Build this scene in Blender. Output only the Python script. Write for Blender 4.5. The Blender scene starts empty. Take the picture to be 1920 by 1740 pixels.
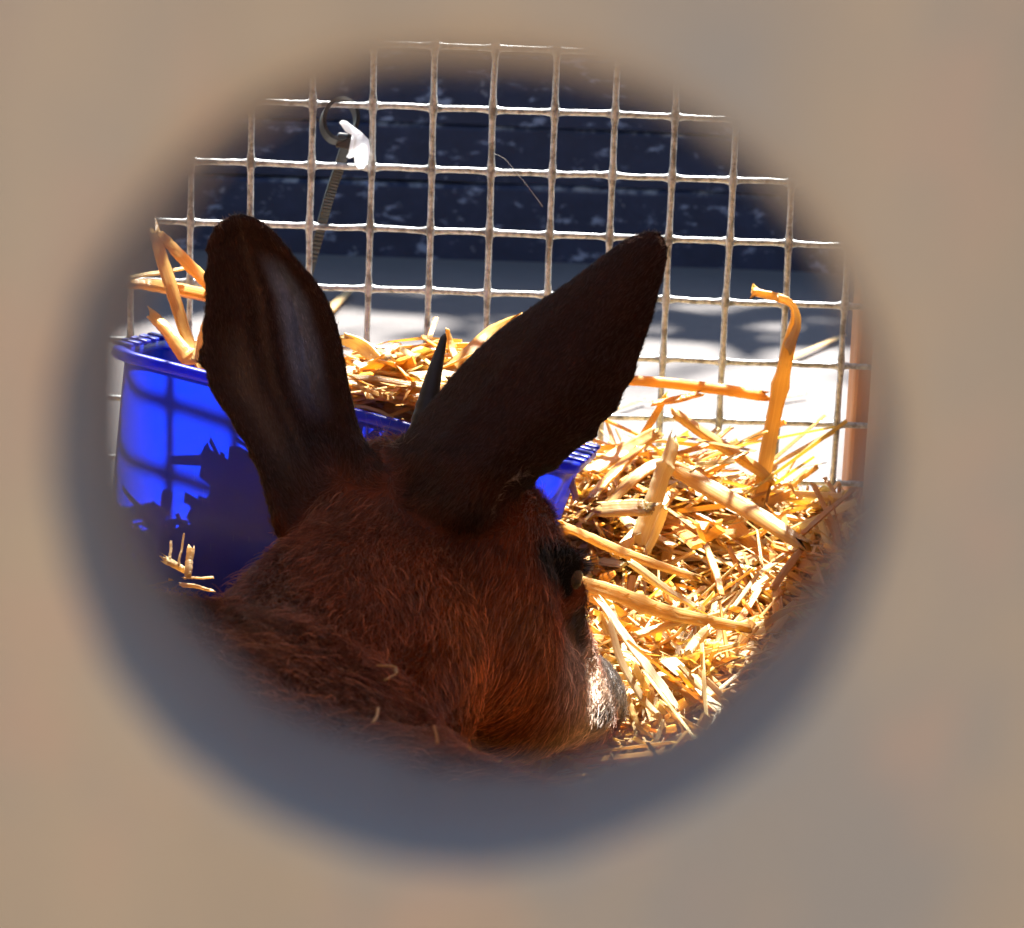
import bpy, bmesh, math, random
import numpy as np
from mathutils import Vector, Matrix
import openvdb

random.seed(7); rng = np.random.default_rng(7)
scene = bpy.context.scene
COL = scene.collection
R = math.radians

# ------------------------------------------------------------------ camera
F_PX, CX, CY = 5000.0, 960.0, 870.0            # focal length in photo pixels (1920 wide)
PITCH, ROLL = R(14.0), R(2.1)
CAM = np.array([0.0, 0.0, 0.34])
_f = np.array([0, math.cos(PITCH), -math.sin(PITCH)])
_u0 = np.array([0, math.sin(PITCH), math.cos(PITCH)])
_r0 = np.array([1.0, 0, 0])
_r = _r0 * math.cos(ROLL) + _u0 * math.sin(ROLL)
_u = _u0 * math.cos(ROLL) - _r0 * math.sin(ROLL)
cam_data = bpy.data.cameras.new('camera')
cam_data.sensor_fit = 'HORIZONTAL'; cam_data.sensor_width = 36.0
cam_data.lens = F_PX / 1920.0 * 36.0
cam_data.clip_start = 0.01; cam_data.clip_end = 500
cam_data.dof.use_dof = True
cam_data.dof.focus_distance = 0.90
cam_data.dof.aperture_fstop = 38.0
cam = bpy.data.objects.new('camera', cam_data)
M = Matrix.Identity(4)
for i in range(3):
    M[i][0] = _r[i]; M[i][1] = _u[i]; M[i][2] = -_f[i]; M[i][3] = CAM[i]
cam.matrix_world = M
COL.objects.link(cam); scene.camera = cam

# ------------------------------------------------------------------ sky and sun
SUN_AZ, SUN_EL = R(13.0), R(56.0)              # behind the cage, a little to the right
to_sun = Vector((math.sin(SUN_AZ) * math.cos(SUN_EL), math.cos(SUN_AZ) * math.cos(SUN_EL), math.sin(SUN_EL)))
world = bpy.data.worlds.new('World'); scene.world = world; world.use_nodes = True
wn = world.node_tree.nodes; wn.clear()
sky = wn.new('ShaderNodeTexSky'); sky.sky_type = 'NISHITA'; sky.sun_disc = False
sky.sun_elevation = SUN_EL; sky.sun_rotation = SUN_AZ
bg = wn.new('ShaderNodeBackground'); bg.inputs['Strength'].default_value = 0.052
wo = wn.new('ShaderNodeOutputWorld')
world.node_tree.links.new(sky.outputs[0], bg.inputs[0]); world.node_tree.links.new(bg.outputs[0], wo.inputs[0])
sd = bpy.data.lights.new('sun', 'SUN'); sd.energy = 5.0; sd.angle = R(0.53); sd.color = (1.0, 0.95, 0.87)
sun = bpy.data.objects.new('sun', sd); sun.rotation_euler = to_sun.to_track_quat('Z', 'Y').to_euler()
sun.location = (1, 3, 5); COL.objects.link(sun)
scene.view_settings.view_transform = 'Standard'; scene.view_settings.look = 'None'
scene.view_settings.gamma = 1.0; scene.view_settings.exposure = 2.88
scene.render.engine = 'CYCLES'
scene.cycles.use_denoising = True
scene.cycles.use_adaptive_sampling = True; scene.cycles.adaptive_threshold = 0.02
scene.cycles.max_bounces = 8; scene.cycles.diffuse_bounces = 5; scene.cycles.transmission_bounces = 6
scene.cycles.transparent_max_bounces = 12
scene.cycles.sample_clamp_indirect = 8.0

# ------------------------------------------------------------------ helpers
def P(px, py, D):
    """point at photo pixel (px,py) and axial distance D"""
    return CAM + D * (_f + _r * (px - CX) / F_PX - _u * (py - CY) / F_PX)
def PY(px, py, Y):
    """point where the ray through the pixel meets the plane y = Y"""
    d = P(px, py, 1.0) - CAM
    return CAM + d * (Y / d[1])
def PZ(px, py, Z):
    d = P(px, py, 1.0) - CAM
    return CAM + d * ((Z - CAM[2]) / d[2])

def link(o, parent=None):
    COL.objects.link(o)
    if parent is not None: o.parent = parent
    return o
def tag(o, label=None, cat=None, group=None, kind=None):
    if label: o['label'] = label
    if cat: o['category'] = cat
    if group: o['group'] = group
    if kind: o['kind'] = kind
    return o
def empty(name, loc=(0, 0, 0)):
    o = bpy.data.objects.new(name, None); o.location = loc; o.empty_display_size = 0.02
    return link(o)
def obj_np(name, V, Fq, mat, parent=None, smooth=True, col=None, uv=None):
    me = bpy.data.meshes.new(name)
    V = np.asarray(V, float); Fq = np.asarray(Fq)
    me.from_pydata([tuple(v) for v in V], [], [tuple(int(i) for i in f) for f in Fq]) if Fq.dtype == object else _fast(me, V, Fq)
    me.polygons.foreach_set('use_smooth', np.full(len(me.polygons), bool(smooth)))
    if col is not None:
        a = me.color_attributes.new('col', 'FLOAT_COLOR', 'POINT')
        c = np.ones((len(V), 4), np.float32); c[:, :3] = col; a.data.foreach_set('color', c.ravel())
    if uv is not None:
        l = me.uv_layers.new(name='UVMap')
        idx = np.empty(len(me.loops), np.int32); me.loops.foreach_get('vertex_index', idx)
        l.data.foreach_set('uv', np.asarray(uv, np.float32)[idx].ravel())
    me.materials.append(mat); me.update()
    return link(bpy.data.objects.new(name, me), parent)
def _fast(me, V, Fq):
    n, k = Fq.shape
    me.vertices.add(len(V)); me.vertices.foreach_set('co', V.astype(np.float32).ravel())
    me.loops.add(n * k); me.loops.foreach_set('vertex_index', Fq.astype(np.int32).ravel())
    me.polygons.add(n); me.polygons.foreach_set('loop_start', np.arange(0, n * k, k, dtype=np.int32))
    me.update(calc_edges=True)
def obj_bm(name, bm, mat, parent=None, smooth=False):
    bmesh.ops.recalc_face_normals(bm, faces=bm.faces)
    me = bpy.data.meshes.new(name); bm.to_mesh(me); bm.free()
    if smooth: me.polygons.foreach_set('use_smooth', np.ones(len(me.polygons), bool))
    me.materials.append(mat)
    return link(bpy.data.objects.new(name, me), parent)
def box_bm(lo, hi, bev=0.0, bm=None):
    bm2 = bmesh.new()
    bmesh.ops.create_cube(bm2, size=1.0)
    lo = np.array(lo, float); hi = np.array(hi, float)
    for v in bm2.verts:
        v.co = Vector(lo + (np.array(v.co) + 0.5) * (hi - lo))
    if bev > 0: bmesh.ops.bevel(bm2, geom=bm2.edges[:], offset=bev, segments=2, affect='EDGES', profile=0.5)
    return bm2
def catmull(pts, n):
    pts = np.asarray(pts, float); m = len(pts)
    if m == 2: return pts[0] + (pts[1] - pts[0]) * np.linspace(0, 1, n)[:, None]
    ext = np.vstack([2 * pts[0] - pts[1], pts, 2 * pts[-1] - pts[-2]])
    out = []
    for t in np.linspace(0, m - 1, n):
        i = min(int(t), m - 2); s = t - i
        p0, p1, p2, p3 = ext[i], ext[i + 1], ext[i + 2], ext[i + 3]
        out.append(0.5 * (2 * p1 + (p2 - p0) * s + (2 * p0 - 5 * p1 + 4 * p2 - p3) * s * s + (3 * p1 - p0 - 3 * p2 + p3) * s ** 3))
    return np.array(out)
def norm(v): return v / (np.linalg.norm(v, axis=-1, keepdims=True) + 1e-12)
def tube(path, rad, m=8, flat=1.0, up=None, caps=True, sq=False):
    """swept tube; rad scalar/array half-width, flat = thickness ratio"""
    path = np.asarray(path, float); n = len(path); rad = np.broadcast_to(rad, n)
    T = norm(np.gradient(path, axis=0))
    up = np.array([0.0, -1, 0.2]) if up is None else np.asarray(up, float)
    S = norm(np.cross(T, up)); N = norm(np.cross(S, T))
    a = np.arange(m) / m * 2 * np.pi
    ca, sa = np.cos(a), np.sin(a)
    if sq: ca, sa = np.sign(ca) * np.abs(ca) ** 0.8, np.sign(sa) * np.abs(sa) ** 0.6
    V = (path[:, None] + S[:, None] * (ca[None, :, None] * rad[:, None, None])
         + N[:, None] * (sa[None, :, None] * (rad * flat)[:, None, None])).reshape(-1, 3)
    i = np.arange(n - 1)[:, None] * m; j = np.arange(m)[None]; j2 = (j + 1) % m
    Fq = np.stack([i + j, i + j2, i + m + j2, i + m + j], -1).reshape(-1, 4)
    L = np.concatenate([[0], np.cumsum(np.linalg.norm(np.diff(path, axis=0), axis=1))])
    uv = np.stack([np.repeat(L, m), np.tile(np.abs(a / np.pi - 1), n)], -1)
    if caps and m >= 4 and m % 2 == 0:
        fl = []
        for b in (0, (n - 1) * m):
            for k in range(m // 2 - 1):
                q = [b + k, b + k + 1, b + m - 2 - k, b + m - 1 - k]
                fl.append(q if b else q[::-1])
        Fq = np.vstack([Fq, np.array(fl)])
    return V, Fq, uv

# ------------------------------------------------------------------ materials
class Mat:
    def __init__(s, name):
        s.m = bpy.data.materials.new(name); s.m.use_nodes = True
        s.nt = s.m.node_tree; s.n = s.nt.nodes; s.n.clear()
        s.out = s.n.new('ShaderNodeOutputMaterial')
        s.b = s.n.new('ShaderNodeBsdfPrincipled'); s.link(s.b.outputs[0], s.out.inputs[0])
    def link(s, a, b): s.nt.links.new(a, b)
    def node(s, t, **kw):
        n = s.n.new(t)
        for k, v in kw.items(): setattr(n, k, v)
        return n
    def coord(s, kind='Object', scale=(1, 1, 1)):
        c = s.node('ShaderNodeTexCoord'); mp = s.node('ShaderNodeMapping'); mp.inputs['Scale'].default_value = scale
        s.link(c.outputs[kind], mp.inputs[0]); return mp.outputs[0]
    def noise(s, vec, scale, detail=4, rough=0.55):
        n = s.node('ShaderNodeTexNoise'); n.inputs['Scale'].default_value = scale
        n.inputs['Detail'].default_value = detail; n.inputs['Roughness'].default_value = rough
        if vec is not None: s.link(vec, n.inputs['Vector'])
        return n.outputs[0]
    def ramp(s, fac, stops, interp='LINEAR'):
        r = s.node('ShaderNodeValToRGB'); r.color_ramp.interpolation = interp; e = r.color_ramp.elements
        while len(e) < len(stops): e.new(0.5)
        for el, (p, c) in zip(e, stops):
            el.position = p; el.color = (c, c, c, 1) if isinstance(c, (int, float)) else (*c, 1)
        s.link(fac, r.inputs[0]); return r.outputs[0]
    def mix(s, fac, a, b, mode='MIX'):
        x = s.node('ShaderNodeMix', data_type='RGBA', blend_type=mode)
        for sock, v in ((x.inputs[0], fac), (x.inputs[6], a), (x.inputs[7], b)):
            if isinstance(v, (int, float)): sock.default_value = v
            elif isinstance(v, tuple): sock.default_value = (*v, 1)
            else: s.link(v, sock)
        return x.outputs[2]
    def bump(s, h, strength=0.3, dist=0.001):
        b = s.node('ShaderNodeBump'); b.inputs['Strength'].default_value = strength; b.inputs['Distance'].default_value = dist
        s.link(h, b.inputs['Height']); s.link(b.outputs[0], s.b.inputs['Normal']); return b
    def base(s, c):
        if isinstance(c, tuple): s.b.inputs['Base Color'].default_value = (*c, 1)
        else: s.link(c, s.b.inputs['Base Color'])
    def set(s, **kw):
        for k, v in kw.items(): s.b.inputs[k.replace('_', ' ')].default_value = v
        return s

def mat_ply(name, c1, c2, rough=0.6, grain=(1.0, 14.0, 1.0)):
    m = Mat(name); v = m.coord('Object', grain)
    n = m.noise(v, 6, 6); n2 = m.noise(m.coord('Object'), 9, 3)
    c = m.mix(m.ramp(n, [(0.3, 0.0), (0.7, 1.0)]), c1, c2)
    c = m.mix(m.ramp(n2, [(0.4, 0.0), (0.75, 0.45)]), c, tuple(x * 0.62 for x in c1))
    m.base(c); m.set(Roughness=rough); m.bump(n, 0.25, 0.0006)
    return m.m
def mk():
    m = Mat('plywood_beige'); g = m.noise(m.coord('Object', (9, 1, 1)), 14, 5); a = m.noise(m.coord('Object', (1, 1, 0.6)), 75, 3); b = m.noise(m.coord('Object', (1.6, 1, 1)), 130, 3)
    c = m.mix(m.ramp(g, [(0.35, 0.0), (0.65, 1.0)]), (0.58, 0.345, 0.175), (0.47, 0.290, 0.155))
    c = m.mix(m.ramp(a, [(0.42, 0.0), (0.66, 0.85)]), c, (0.37, 0.265, 0.180))
    c = m.mix(m.ramp(b, [(0.52, 0.0), (0.75, 0.7)]), c, (0.62, 0.315, 0.165))
    m.base(c); m.set(Roughness=0.65); m.bump(g, 0.25, 0.0005); return m.m
M_BOARD = mk()
M_INNER = mat_ply('plywood_inner', (0.50, 0.34, 0.20), (0.42, 0.27, 0.15), 0.7)
M_POST = mat_ply('pine_post', (0.58, 0.25, 0.075), (0.44, 0.17, 0.05), 0.55, (16, 16, 1))
def mk():
    m = Mat('sawn_plywood_edge'); v = m.coord('Object', (1, 60, 1)); n = m.noise(v, 5, 4)
    m.base(m.ramp(n, [(0.35, (0.10, 0.092, 0.085)), (0.7, (0.20, 0.18, 0.165))])); m.set(Roughness=0.85); m.bump(n, 0.4, 0.0006); return m.m
M_HOLE = mk()
def mk():
    m = Mat('galvanised_wire'); v = m.coord('Object'); n = m.noise(v, 450, 4); n2 = m.noise(v, 210, 4)
    c = m.ramp(n, [(0.3, (0.28, 0.31, 0.32)), (0.65, (0.60, 0.64, 0.645))])
    c = m.mix(m.ramp(n2, [(0.50, 0.0), (0.62, 0.75)]), c, (0.12, 0.12, 0.11))
    m.base(c); m.set(Metallic=0.2, Roughness=0.42); m.bump(n, 0.5, 0.0004); return m.m
M_WIRE = mk()
def mk():
    m = Mat('straw'); m.n.remove(m.b)
    a = m.node('ShaderNodeVertexColor', layer_name='col')
    uv = m.node('ShaderNodeUVMap', uv_map='UVMap'); mp = m.node('ShaderNodeMapping'); mp.inputs['Scale'].default_value = (40, 22, 1)
    m.link(uv.outputs[0], mp.inputs[0])
    n = m.noise(mp.outputs[0], 1.0, 4); n2 = m.noise(m.coord('Object'), 120, 3)
    c = m.mix(m.ramp(n, [(0.35, 0.0), (0.62, 1.0)]), m.mix(0.5, a.outputs[0], (0.72, 0.50, 0.22), 'MULTIPLY'), a.outputs[0])
    c = m.mix(m.ramp(n2, [(0.66, 0.0), (0.76, 0.4)]), c, (0.28, 0.14, 0.05))
    b = m.node('ShaderNodeBsdfPrincipled'); m.b = b; m.link(c, b.inputs['Base Color']); m.set(Roughness=0.30)
    b.inputs['Specular IOR Level'].default_value = 0.5
    m.bump(n, 0.5, 0.0004)
    t = m.node('ShaderNodeBsdfTranslucent'); m.link(m.mix(1.0, c, (1.0, 0.82, 0.46), 'MULTIPLY'), t.inputs[0])
    x = m.node('ShaderNodeMixShader'); x.inputs[0].default_value = 0.5
    m.link(b.outputs[0], x.inputs[1]); m.link(t.outputs[0], x.inputs[2]); m.link(x.outputs[0], m.out.inputs[0])
    return m.m
M_STRAW = mk()
def mk():
    m = Mat('blue_plastic'); n = m.noise(m.coord('Object'), 60, 3)
    c = m.ramp(n, [(0.3, (0.003, 0.018, 0.40)), (0.7, (0.004, 0.024, 0.47))])
    d_ = m.ramp(m.noise(m.coord('Object', (1, 1, 2)), 85, 6, 0.7), [(0.5, 0.0), (0.72, 0.35)]); c = m.mix(d_, c, (0.03, 0.045, 0.20))
    sc2 = m.ramp(m.noise(m.coord('Object', (30, 4, 3)), 40, 3), [(0.66, 0.0), (0.72, 0.5)]); c = m.mix(sc2, c, (0.05, 0.10, 0.45))
    m.base(c); m.set(Roughness=0.34); m.bump(m.noise(m.coord('Object'), 900, 2), 0.08, 0.0003)
    t = m.node('ShaderNodeBsdfTranslucent'); t.inputs[0].default_value = (0.0015, 0.022, 0.58, 1)
    x = m.node('ShaderNodeMixShader'); x.inputs[0].default_value = 0.4
    m.link(m.b.outputs[0], x.inputs[1]); m.link(t.outputs[0], x.inputs[2]); m.link(x.outputs[0], m.out.inputs[0])
    return m.m
M_BLUE = mk()
def mk():
    m = Mat('worn_navy_paint'); v = m.coord('Object', (1.0, 1.0, 2.2)); n = m.noise(v, 34, 9, 0.68); n3 = m.noise(m.coord('Object'), 45, 6, 0.7)
    g = m.mix(m.ramp(n3, [(0.3, 0.0), (0.7, 1.0)]), (0.0035, 0.0055, 0.019), (0.009, 0.013, 0.036))
    chip = m.ramp(n, [(0.57, 0.0), (0.64, 1.0)])
    chip2 = m.ramp(m.noise(m.coord('Object', (1, 1, 1)), 70, 5, 0.6), [(0.66, 0.0), (0.70, 0.8)])
    at = m.node('ShaderNodeVertexColor', layer_name='edge')
    e = m.node('ShaderNodeMath', operation='MULTIPLY'); m.link(at.outputs[0], e.inputs[0]); m.link(m.ramp(n3, [(0.50, 0.0), (0.62, 0.9)]), e.inputs[1])
    c = m.mix(chip, g, (0.13, 0.14, 0.19)); c = m.mix(chip2, c, (0.13, 0.135, 0.155)); c = m.mix(e.outputs[0], c, (0.16, 0.16, 0.17))
    m.base(c); m.set(Roughness=0.55); m.b.inputs['Specular IOR Level'].default_value = 0.25; m.bump(n3, 0.4, 0.002); return m.m
M_NAVY = mk()
def mk():
    m = Mat('pale_concrete'); v = m.coord('Object'); n = m.noise(v, 3, 6); n2 = m.noise(v, 40, 6, 0.7); n3 = m.noise(v, 260, 3)
    c = m.mix(m.ramp(n, [(0.35, 0.0), (0.7, 1.0)]), (0.060, 0.054, 0.054), (0.076, 0.070, 0.070))
    c = m.mix(m.ramp(n2, [(0.5, 0.0), (0.75, 0.4)]), c, (0.045, 0.040, 0.040)); c = m.mix(m.ramp(n3, [(0.62, 0.0), (0.72, 0.5)]), c, (0.030, 0.027, 0.027))
    m.base(c); m.set(Roughness=0.9); m.bump(n2, 0.4, 0.004); return m.m
M_GROUND = mk()
def mk():
    m = Mat('coat'); a = m.node('ShaderNodeVertexColor', layer_name='col')
    n = m.noise(m.coord('Object', (1, 1, 1)), 420, 4)
    m.base(m.mix(m.ramp(n, [(0.3, 0.0), (0.7, 0.6)]), a.outputs[0], m.mix(1.0, a.outputs[0], (0.4, 0.4, 0.4), 'MULTIPLY')))
    m.set(Roughness=0.75); m.b.inputs['Specular IOR Level'].default_value = 0.12
    m.bump(n, 0.5, 0.0008); return m.m
M_COAT = mk()
def mk():
    m = Mat('fur'); a = m.node('ShaderNodeAttribute', attribute_name='col')
    h = m.node('ShaderNodeHairInfo')
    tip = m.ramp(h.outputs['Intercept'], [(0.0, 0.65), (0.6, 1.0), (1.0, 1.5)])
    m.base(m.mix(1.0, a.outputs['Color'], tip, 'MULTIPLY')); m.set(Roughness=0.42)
    m.b.inputs['Specular IOR Level'].default_value = 0.45
    return m.m
M_FUR = mk()
def simple(name, c, rough=0.5, metal=0.0, coat=0.0):
    m = Mat(name); n = m.noise(m.coord('Object'), 200, 4)
    m.base(m.mix(m.ramp(n, [(0.3, 0.0), (0.7, 1.0)]), tuple(x * 0.8 for x in c), c)); m.set(Roughness=rough, Metallic=metal)
    m.b.inputs['Coat Weight'].default_value = coat; m.bump(n, 0.15, 0.0003); return m.m
M_HORN = simple('horn', (0.010, 0.0085, 0.008), 0.6)
M_EYE = simple('eye_dark', (0.05, 0.036, 0.024), 0.05, 0, 1.0)
M_TIE = simple('black_nylon', (0.010, 0.010, 0.011), 0.45)
def mk():
    m = Mat('white_plastic'); m.base((0.85, 0.86, 0.88)); m.set(Roughness=0.4)
    t = m.node('ShaderNodeBsdfTranslucent'); t.inputs[0].default_value = (0.85, 0.88, 0.92, 1)
    x = m.node('ShaderNodeMixShader'); x.inputs[0].default_value = 0.75
    m.link(m.b.outputs[0], x.inputs[1]); m.link(t.outputs[0], x.inputs[2]); m.link(x.outputs[0], m.out.inputs[0]); return m.m
M_TAG = mk()
M_BARK = simple('bark', (0.09, 0.065, 0.045), 0.9)
M_LEAF = simple('leaf', (0.05, 0.10, 0.03), 0.5)
M_SILK = simple('silk', (0.75, 0.75, 0.75), 0.3)

# ------------------------------------------------------------------ ground, plank wall, tree
GZ = -0.03
bm = bmesh.new(); bmesh.ops.create_grid(bm, x_segments=40, y_segments=40, size=60)
for v in bm.verts: v.co.z = GZ
g = obj_bm('ground', bm, M_GROUND); tag(g, kind='structure')

YW = 2.175
wall = empty('plank_wall', (0, YW, GZ))
tag(wall, 'low wall of stacked dark navy planks with chipped paint, outside the mesh', 'wall')
zs = [GZ, 0.034, 0.081, 0.142, 0.215]
for i in range(len(zs) - 1):
    x0, x1 = -2.4 + 0.37 * (i % 3), 2.6 + 0.21 * (i % 2)
    n = 90
    setb = 0.0016 * i
    # profile of one timber, worn top edge
    prof = [(0.0, 0.0), (0.0, 0.93), (0.0008, 0.97), (0.003, 1.0), (0.10, 1.0), (0.10, 0.0)]
    V, E = [], []
    for k in range(n + 1):
        x = x0 + (x1 - x0) * k / n
        w = 0.0018 * math.sin(x * 9 + i * 2) + 0.0015 * rng.normal() * 0.5
        for q, (py_, pz_) in enumerate(prof):
            hh = zs[i + 1] - zs[i] - 0.0015
            V.append((x, YW + setb + py_ + (w if q < 4 else 0), zs[i] + pz_ * hh + (0.6 * w if q in (2, 3) else 0)))
            E.append(1.0 if q in (2, 3) else 0.0)
    m_ = len(prof); Fq = []
    for k in range(n):
        for q in range(m_):
            q2 = (q + 1) % m_
            Fq.append((k * m_ + q, (k + 1) * m_ + q, (k + 1) * m_ + q2, k * m_ + q2))
    V = np.array(V) - np.array([0, YW, GZ])
    o = obj_np('plank', V, np.array(Fq), M_NAVY, wall, smooth=False)
    a = o.data.color_attributes.new('edge', 'FLOAT_COLOR', 'POINT')
    E = np.array(E, np.float32); a.data.foreach_set('color', np.stack([E, E, E, np.ones_like(E)], -1).ravel())

# tree behind the wall whose crown dapples the paving
TS = np.array([0.80, 5.42, GZ])
tree = empty('shade_tree', TS); tag(tree, 'leafy tree behind the plank wall that dapples the paving', 'tree')
tp = catmull([(1.75, 5.3, GZ), (1.70, 5.25, 1.0), (1.58, 5.15, 2.0), (1.50, 5.0, 2.9), (1.42, 4.9, 3.8)], 24) - np.array([1.75, 5.3, GZ])
V, Fq, uv = tube(tp, np.linspace(0.13, 0.04, 24), 12, up=(1, 0, 0)); obj_np('trunk', V, Fq, M_BARK, tree)
branch_tips = []
for k in range(44):
    a = rng.uniform(0, 2 * np.pi); s_ = tp[rng.integers(9, 23)]
    L = rng.uniform(0.6, 1.25) if math.sin(a) < 0.2 else rng.uniform(1.0, 3.4)
    e = s_ + np.array([math.cos(a) * L * 1.5, math.sin(a) * L, rng.uniform(0.0, 0.6)]); mid = (s_ + e) / 2 + np.array([0, 0, 0.12])
    bp = catmull([s_, mid, e], 14); V, Fq, uv = tube(bp, np.linspace(0.03, 0.006, 14), 6, up=(0.3, 0.2, 1)); obj_np('branch', V, Fq, M_BARK, tree)
    branch_tips.append(bp)
def leaf_cloud(centers, n, spread, size):
    c = centers[rng.integers(0, len(centers), n)] + rng.normal(size=(n, 3)) * spread
    d = norm(rng.normal(size=(n, 3)) * [1, 1, 0.5]); s = norm(np.cross(d, norm(rng.normal(size=(n, 3)) + [0, 0, 1.2])))
    nn = np.cross(d, s); L = rng.uniform(0.7, 1.3, n)[:, None] * size; W = L * 0.36
    P0 = c; P1 = c + d * L * 0.45 + s * W + nn * L * 0.06; P2 = c + d * L; P3 = c + d * L * 0.45 - s * W + nn * L * 0.06
    V = np.stack([P0, P1, P2, P3], 1).reshape(-1, 3); Fq = np.arange(4 * n).reshape(-1, 4)
    return V, Fq
cent = np.vstack([b[3:] for b in branch_tips])
V, Fq = leaf_cloud(cent, 60000, 0.17, 0.095)
c_ = V.reshape(-1, 4, 3).mean(1) + TS; yg = c_[:, 1] - to_sun.y / to_sun.z * (c_[:, 2] - GZ); xg = c_[:, 0] - to_sun.x / to_sun.z * (c_[:, 2] - GZ)
lim = 2.03 + 0.05 * np.sin(xg * 9 + 1) + 0.04 * np.sin(xg * 23) + 0.30 * rng.random(len(yg))      # the crown ends here
V = V.reshape(-1, 4, 3)[yg > lim].reshape(-1, 3)
for zb, nb in ((2.45, 85), (2.85, 85)):                       # low boughs towards the crate
    gy = 1.76 + 0.26 * rng.beta(1.6, 1.1, nb); gx_ = rng.uniform(-0.9, 0.9, nb); zz_ = zb + rng.normal(size=nb) * 0.08
    cc_ = np.stack([gx_ + to_sun.x / to_sun.z * (zz_ - GZ), gy + to_sun.y / to_sun.z * (zz_ - GZ), zz_], -1) - TS
    Vb, _ = leaf_cloud(cc_, nb, 0.01, 0.13); V = np.vstack([V, Vb])
    b0 = np.array([-0.5, 1.95 + to_sun.y / to_sun.z * zb, zb]) - TS; b1 = np.array([1.4, 2.0 + to_sun.y / to_sun.z * zb, zb + 0.05]) - TS
    Vt, Ft, _u_ = tube(catmull([tp[14], (b0 + b1) / 2 + [0.3, 0.3, 0.1], b0], 14), np.linspace(0.03, 0.005, 14), 6, up=(0.3, 0.2, 1)); obj_np('branch', Vt, Ft, M_BARK, tree)
    Vt, Ft, _u_ = tube(catmull([tp[16], (b0 + b1) / 2 + [0.5, 0.3, 0.1], b1], 14), np.linspace(0.03, 0.005, 14), 6, up=(0.3, 0.2, 1)); obj_np('branch', Vt, Ft, M_BARK, tree)
Fq = np.arange(len(V)).reshape(-1, 4)
obj_np('crown', V, Fq, M_LEAF, tree, smooth=False)

# ------------------------------------------------------------------ crate
YM = 1.106                                     # plane of the wire mesh
XL, XR = -0.26, 0.150                          # inner faces of the side panels
ROOF = 0.61
HC = np.array([0.0, 0.0, 0.0])                 # hole centre on the near face
BD = 0.0970                                    # near face of the board
HC = PY(922, 888, BD); HR = 0.0149; TH = 0.0092
crate = empty('animal_crate', (0, 0.6, 0)); tag(crate, 'plywood animal crate with round peephole and wire mesh end', 'crate')
CO = np.array([0, 0.6, 0])
# front panel with the round peephole, rounded worn rim
def front_panel():
    n = 160; a = np.arange(n) / n * 2 * np.pi
    jit = 1 + 0.006 * np.sin(3 * a + 1) + 0.005 * np.sin(7 * a) + 0.003 * rng.normal(size=n)
    jf = 1 + 0.007 * np.sin(5 * a + 2) + 0.006 * np.sin(11 * a) + 0.006 * rng.normal(size=n)
    rings = []
    def ring(r, y):
        t = np.clip((y - BD) / TH, 0, 1); cx = HC[0] - 0.0009 * (1 - t); cz = HC[2] - 0.0002 * (1 - t); r = r + 0.0006 * (1 - t) ** 1.5
        rings.append(np.stack([cx + r * np.cos(a), np.full(n, y), cz + r * np.sin(a)], -1))
    def rect(y):
        c, s = np.cos(a), np.sin(a); k = np.minimum(0.30 / np.maximum(np.abs(c), 1e-6), 0.42 / np.maximum(np.abs(s), 1e-6))
        x = np.clip(HC[0] + k * c, XL - 0.012, XR + 0.012); z = np.clip(HC[2] + k * s, -0.02, ROOF + 0.012)
        rings.append(np.stack([x, np.full(n, y), z], -1))
    rect(BD); ring(HR * 2.2, BD); ring((HR + 0.0012) * jit, BD); ring((HR + 0.0004) * jit, BD + 0.0005); ring(HR * jit, BD + 0.0014)
    ring(HR * (jit + jf) / 2, BD + TH * 0.5); ring(HR * jf, BD + TH - 0.0006); ring((HR + 0.0006) * jf, BD + TH); ring(HR * 2.2, BD + TH); rect(BD + TH)
    V = np.vstack(rings); m_ = len(rings); Fq = []; mi = []
    for k in range(m_):
        k2 = (k + 1) % m_
        for q in range(n):
            q2 = (q + 1) % n
            Fq.append((k * n + q, k * n + q2, k2 * n + q2, k2 * n + q)); mi.append(1 if 3 <= k <= 6 else 0)
    o = obj_np('front_panel', V - CO, np.array(Fq), M_BOARD, crate, smooth=False)
    o.data.materials.append(M_HOLE); o.data.polygons.foreach_set('material_index', mi)
front_panel()
YB = BD + TH
def panel(name, lo, hi, mat, bev=0.001): return obj_bm(name, box_bm(np.array(lo) - CO, np.array(hi) - CO, bev), mat, crate)
panel('floor_panel', (XL + 0.001, YB + 0.001, -0.015), (XR - 0.001, YM + 0.02, 0.0), M_INNER)
panel('shade_roof_panel', (XL - 0.012, YB + 0.001, ROOF), (XR + 0.012, 0.37, ROOF + 0.012), M_INNER)  # unseen panel added to keep the sun off the peephole
panel('shade_roof_panel', (XL - 0.012, 0.80, ROOF), (XR + 0.012, YM + 0.012, ROOF + 0.012), M_INNER)  # unseen, shades the nape; the gap before it lets sunlight bounce onto the animal
panel('side_panel', (XL - 0.012, YB + 0.001, -0.02), (XL, YM - 0.004, ROOF - 0.001), M_INNER)
panel('side_panel', (XR, YB + 0.001, -0.02), (XR + 0.012, YM - 0.004, ROOF - 0.001), M_INNER)
panel('corner_post', (XR - 0.006, YM + 0.004, -0.02), (XR + 0.020, YM + 0.024, ROOF - 0.001), M_POST, 0.002)
panel('corner_post', (XL - 0.020, YM + 0.004, -0.02), (XL + 0.006, YM + 0.024, ROOF - 0.001), M_POST, 0.002)

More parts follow.
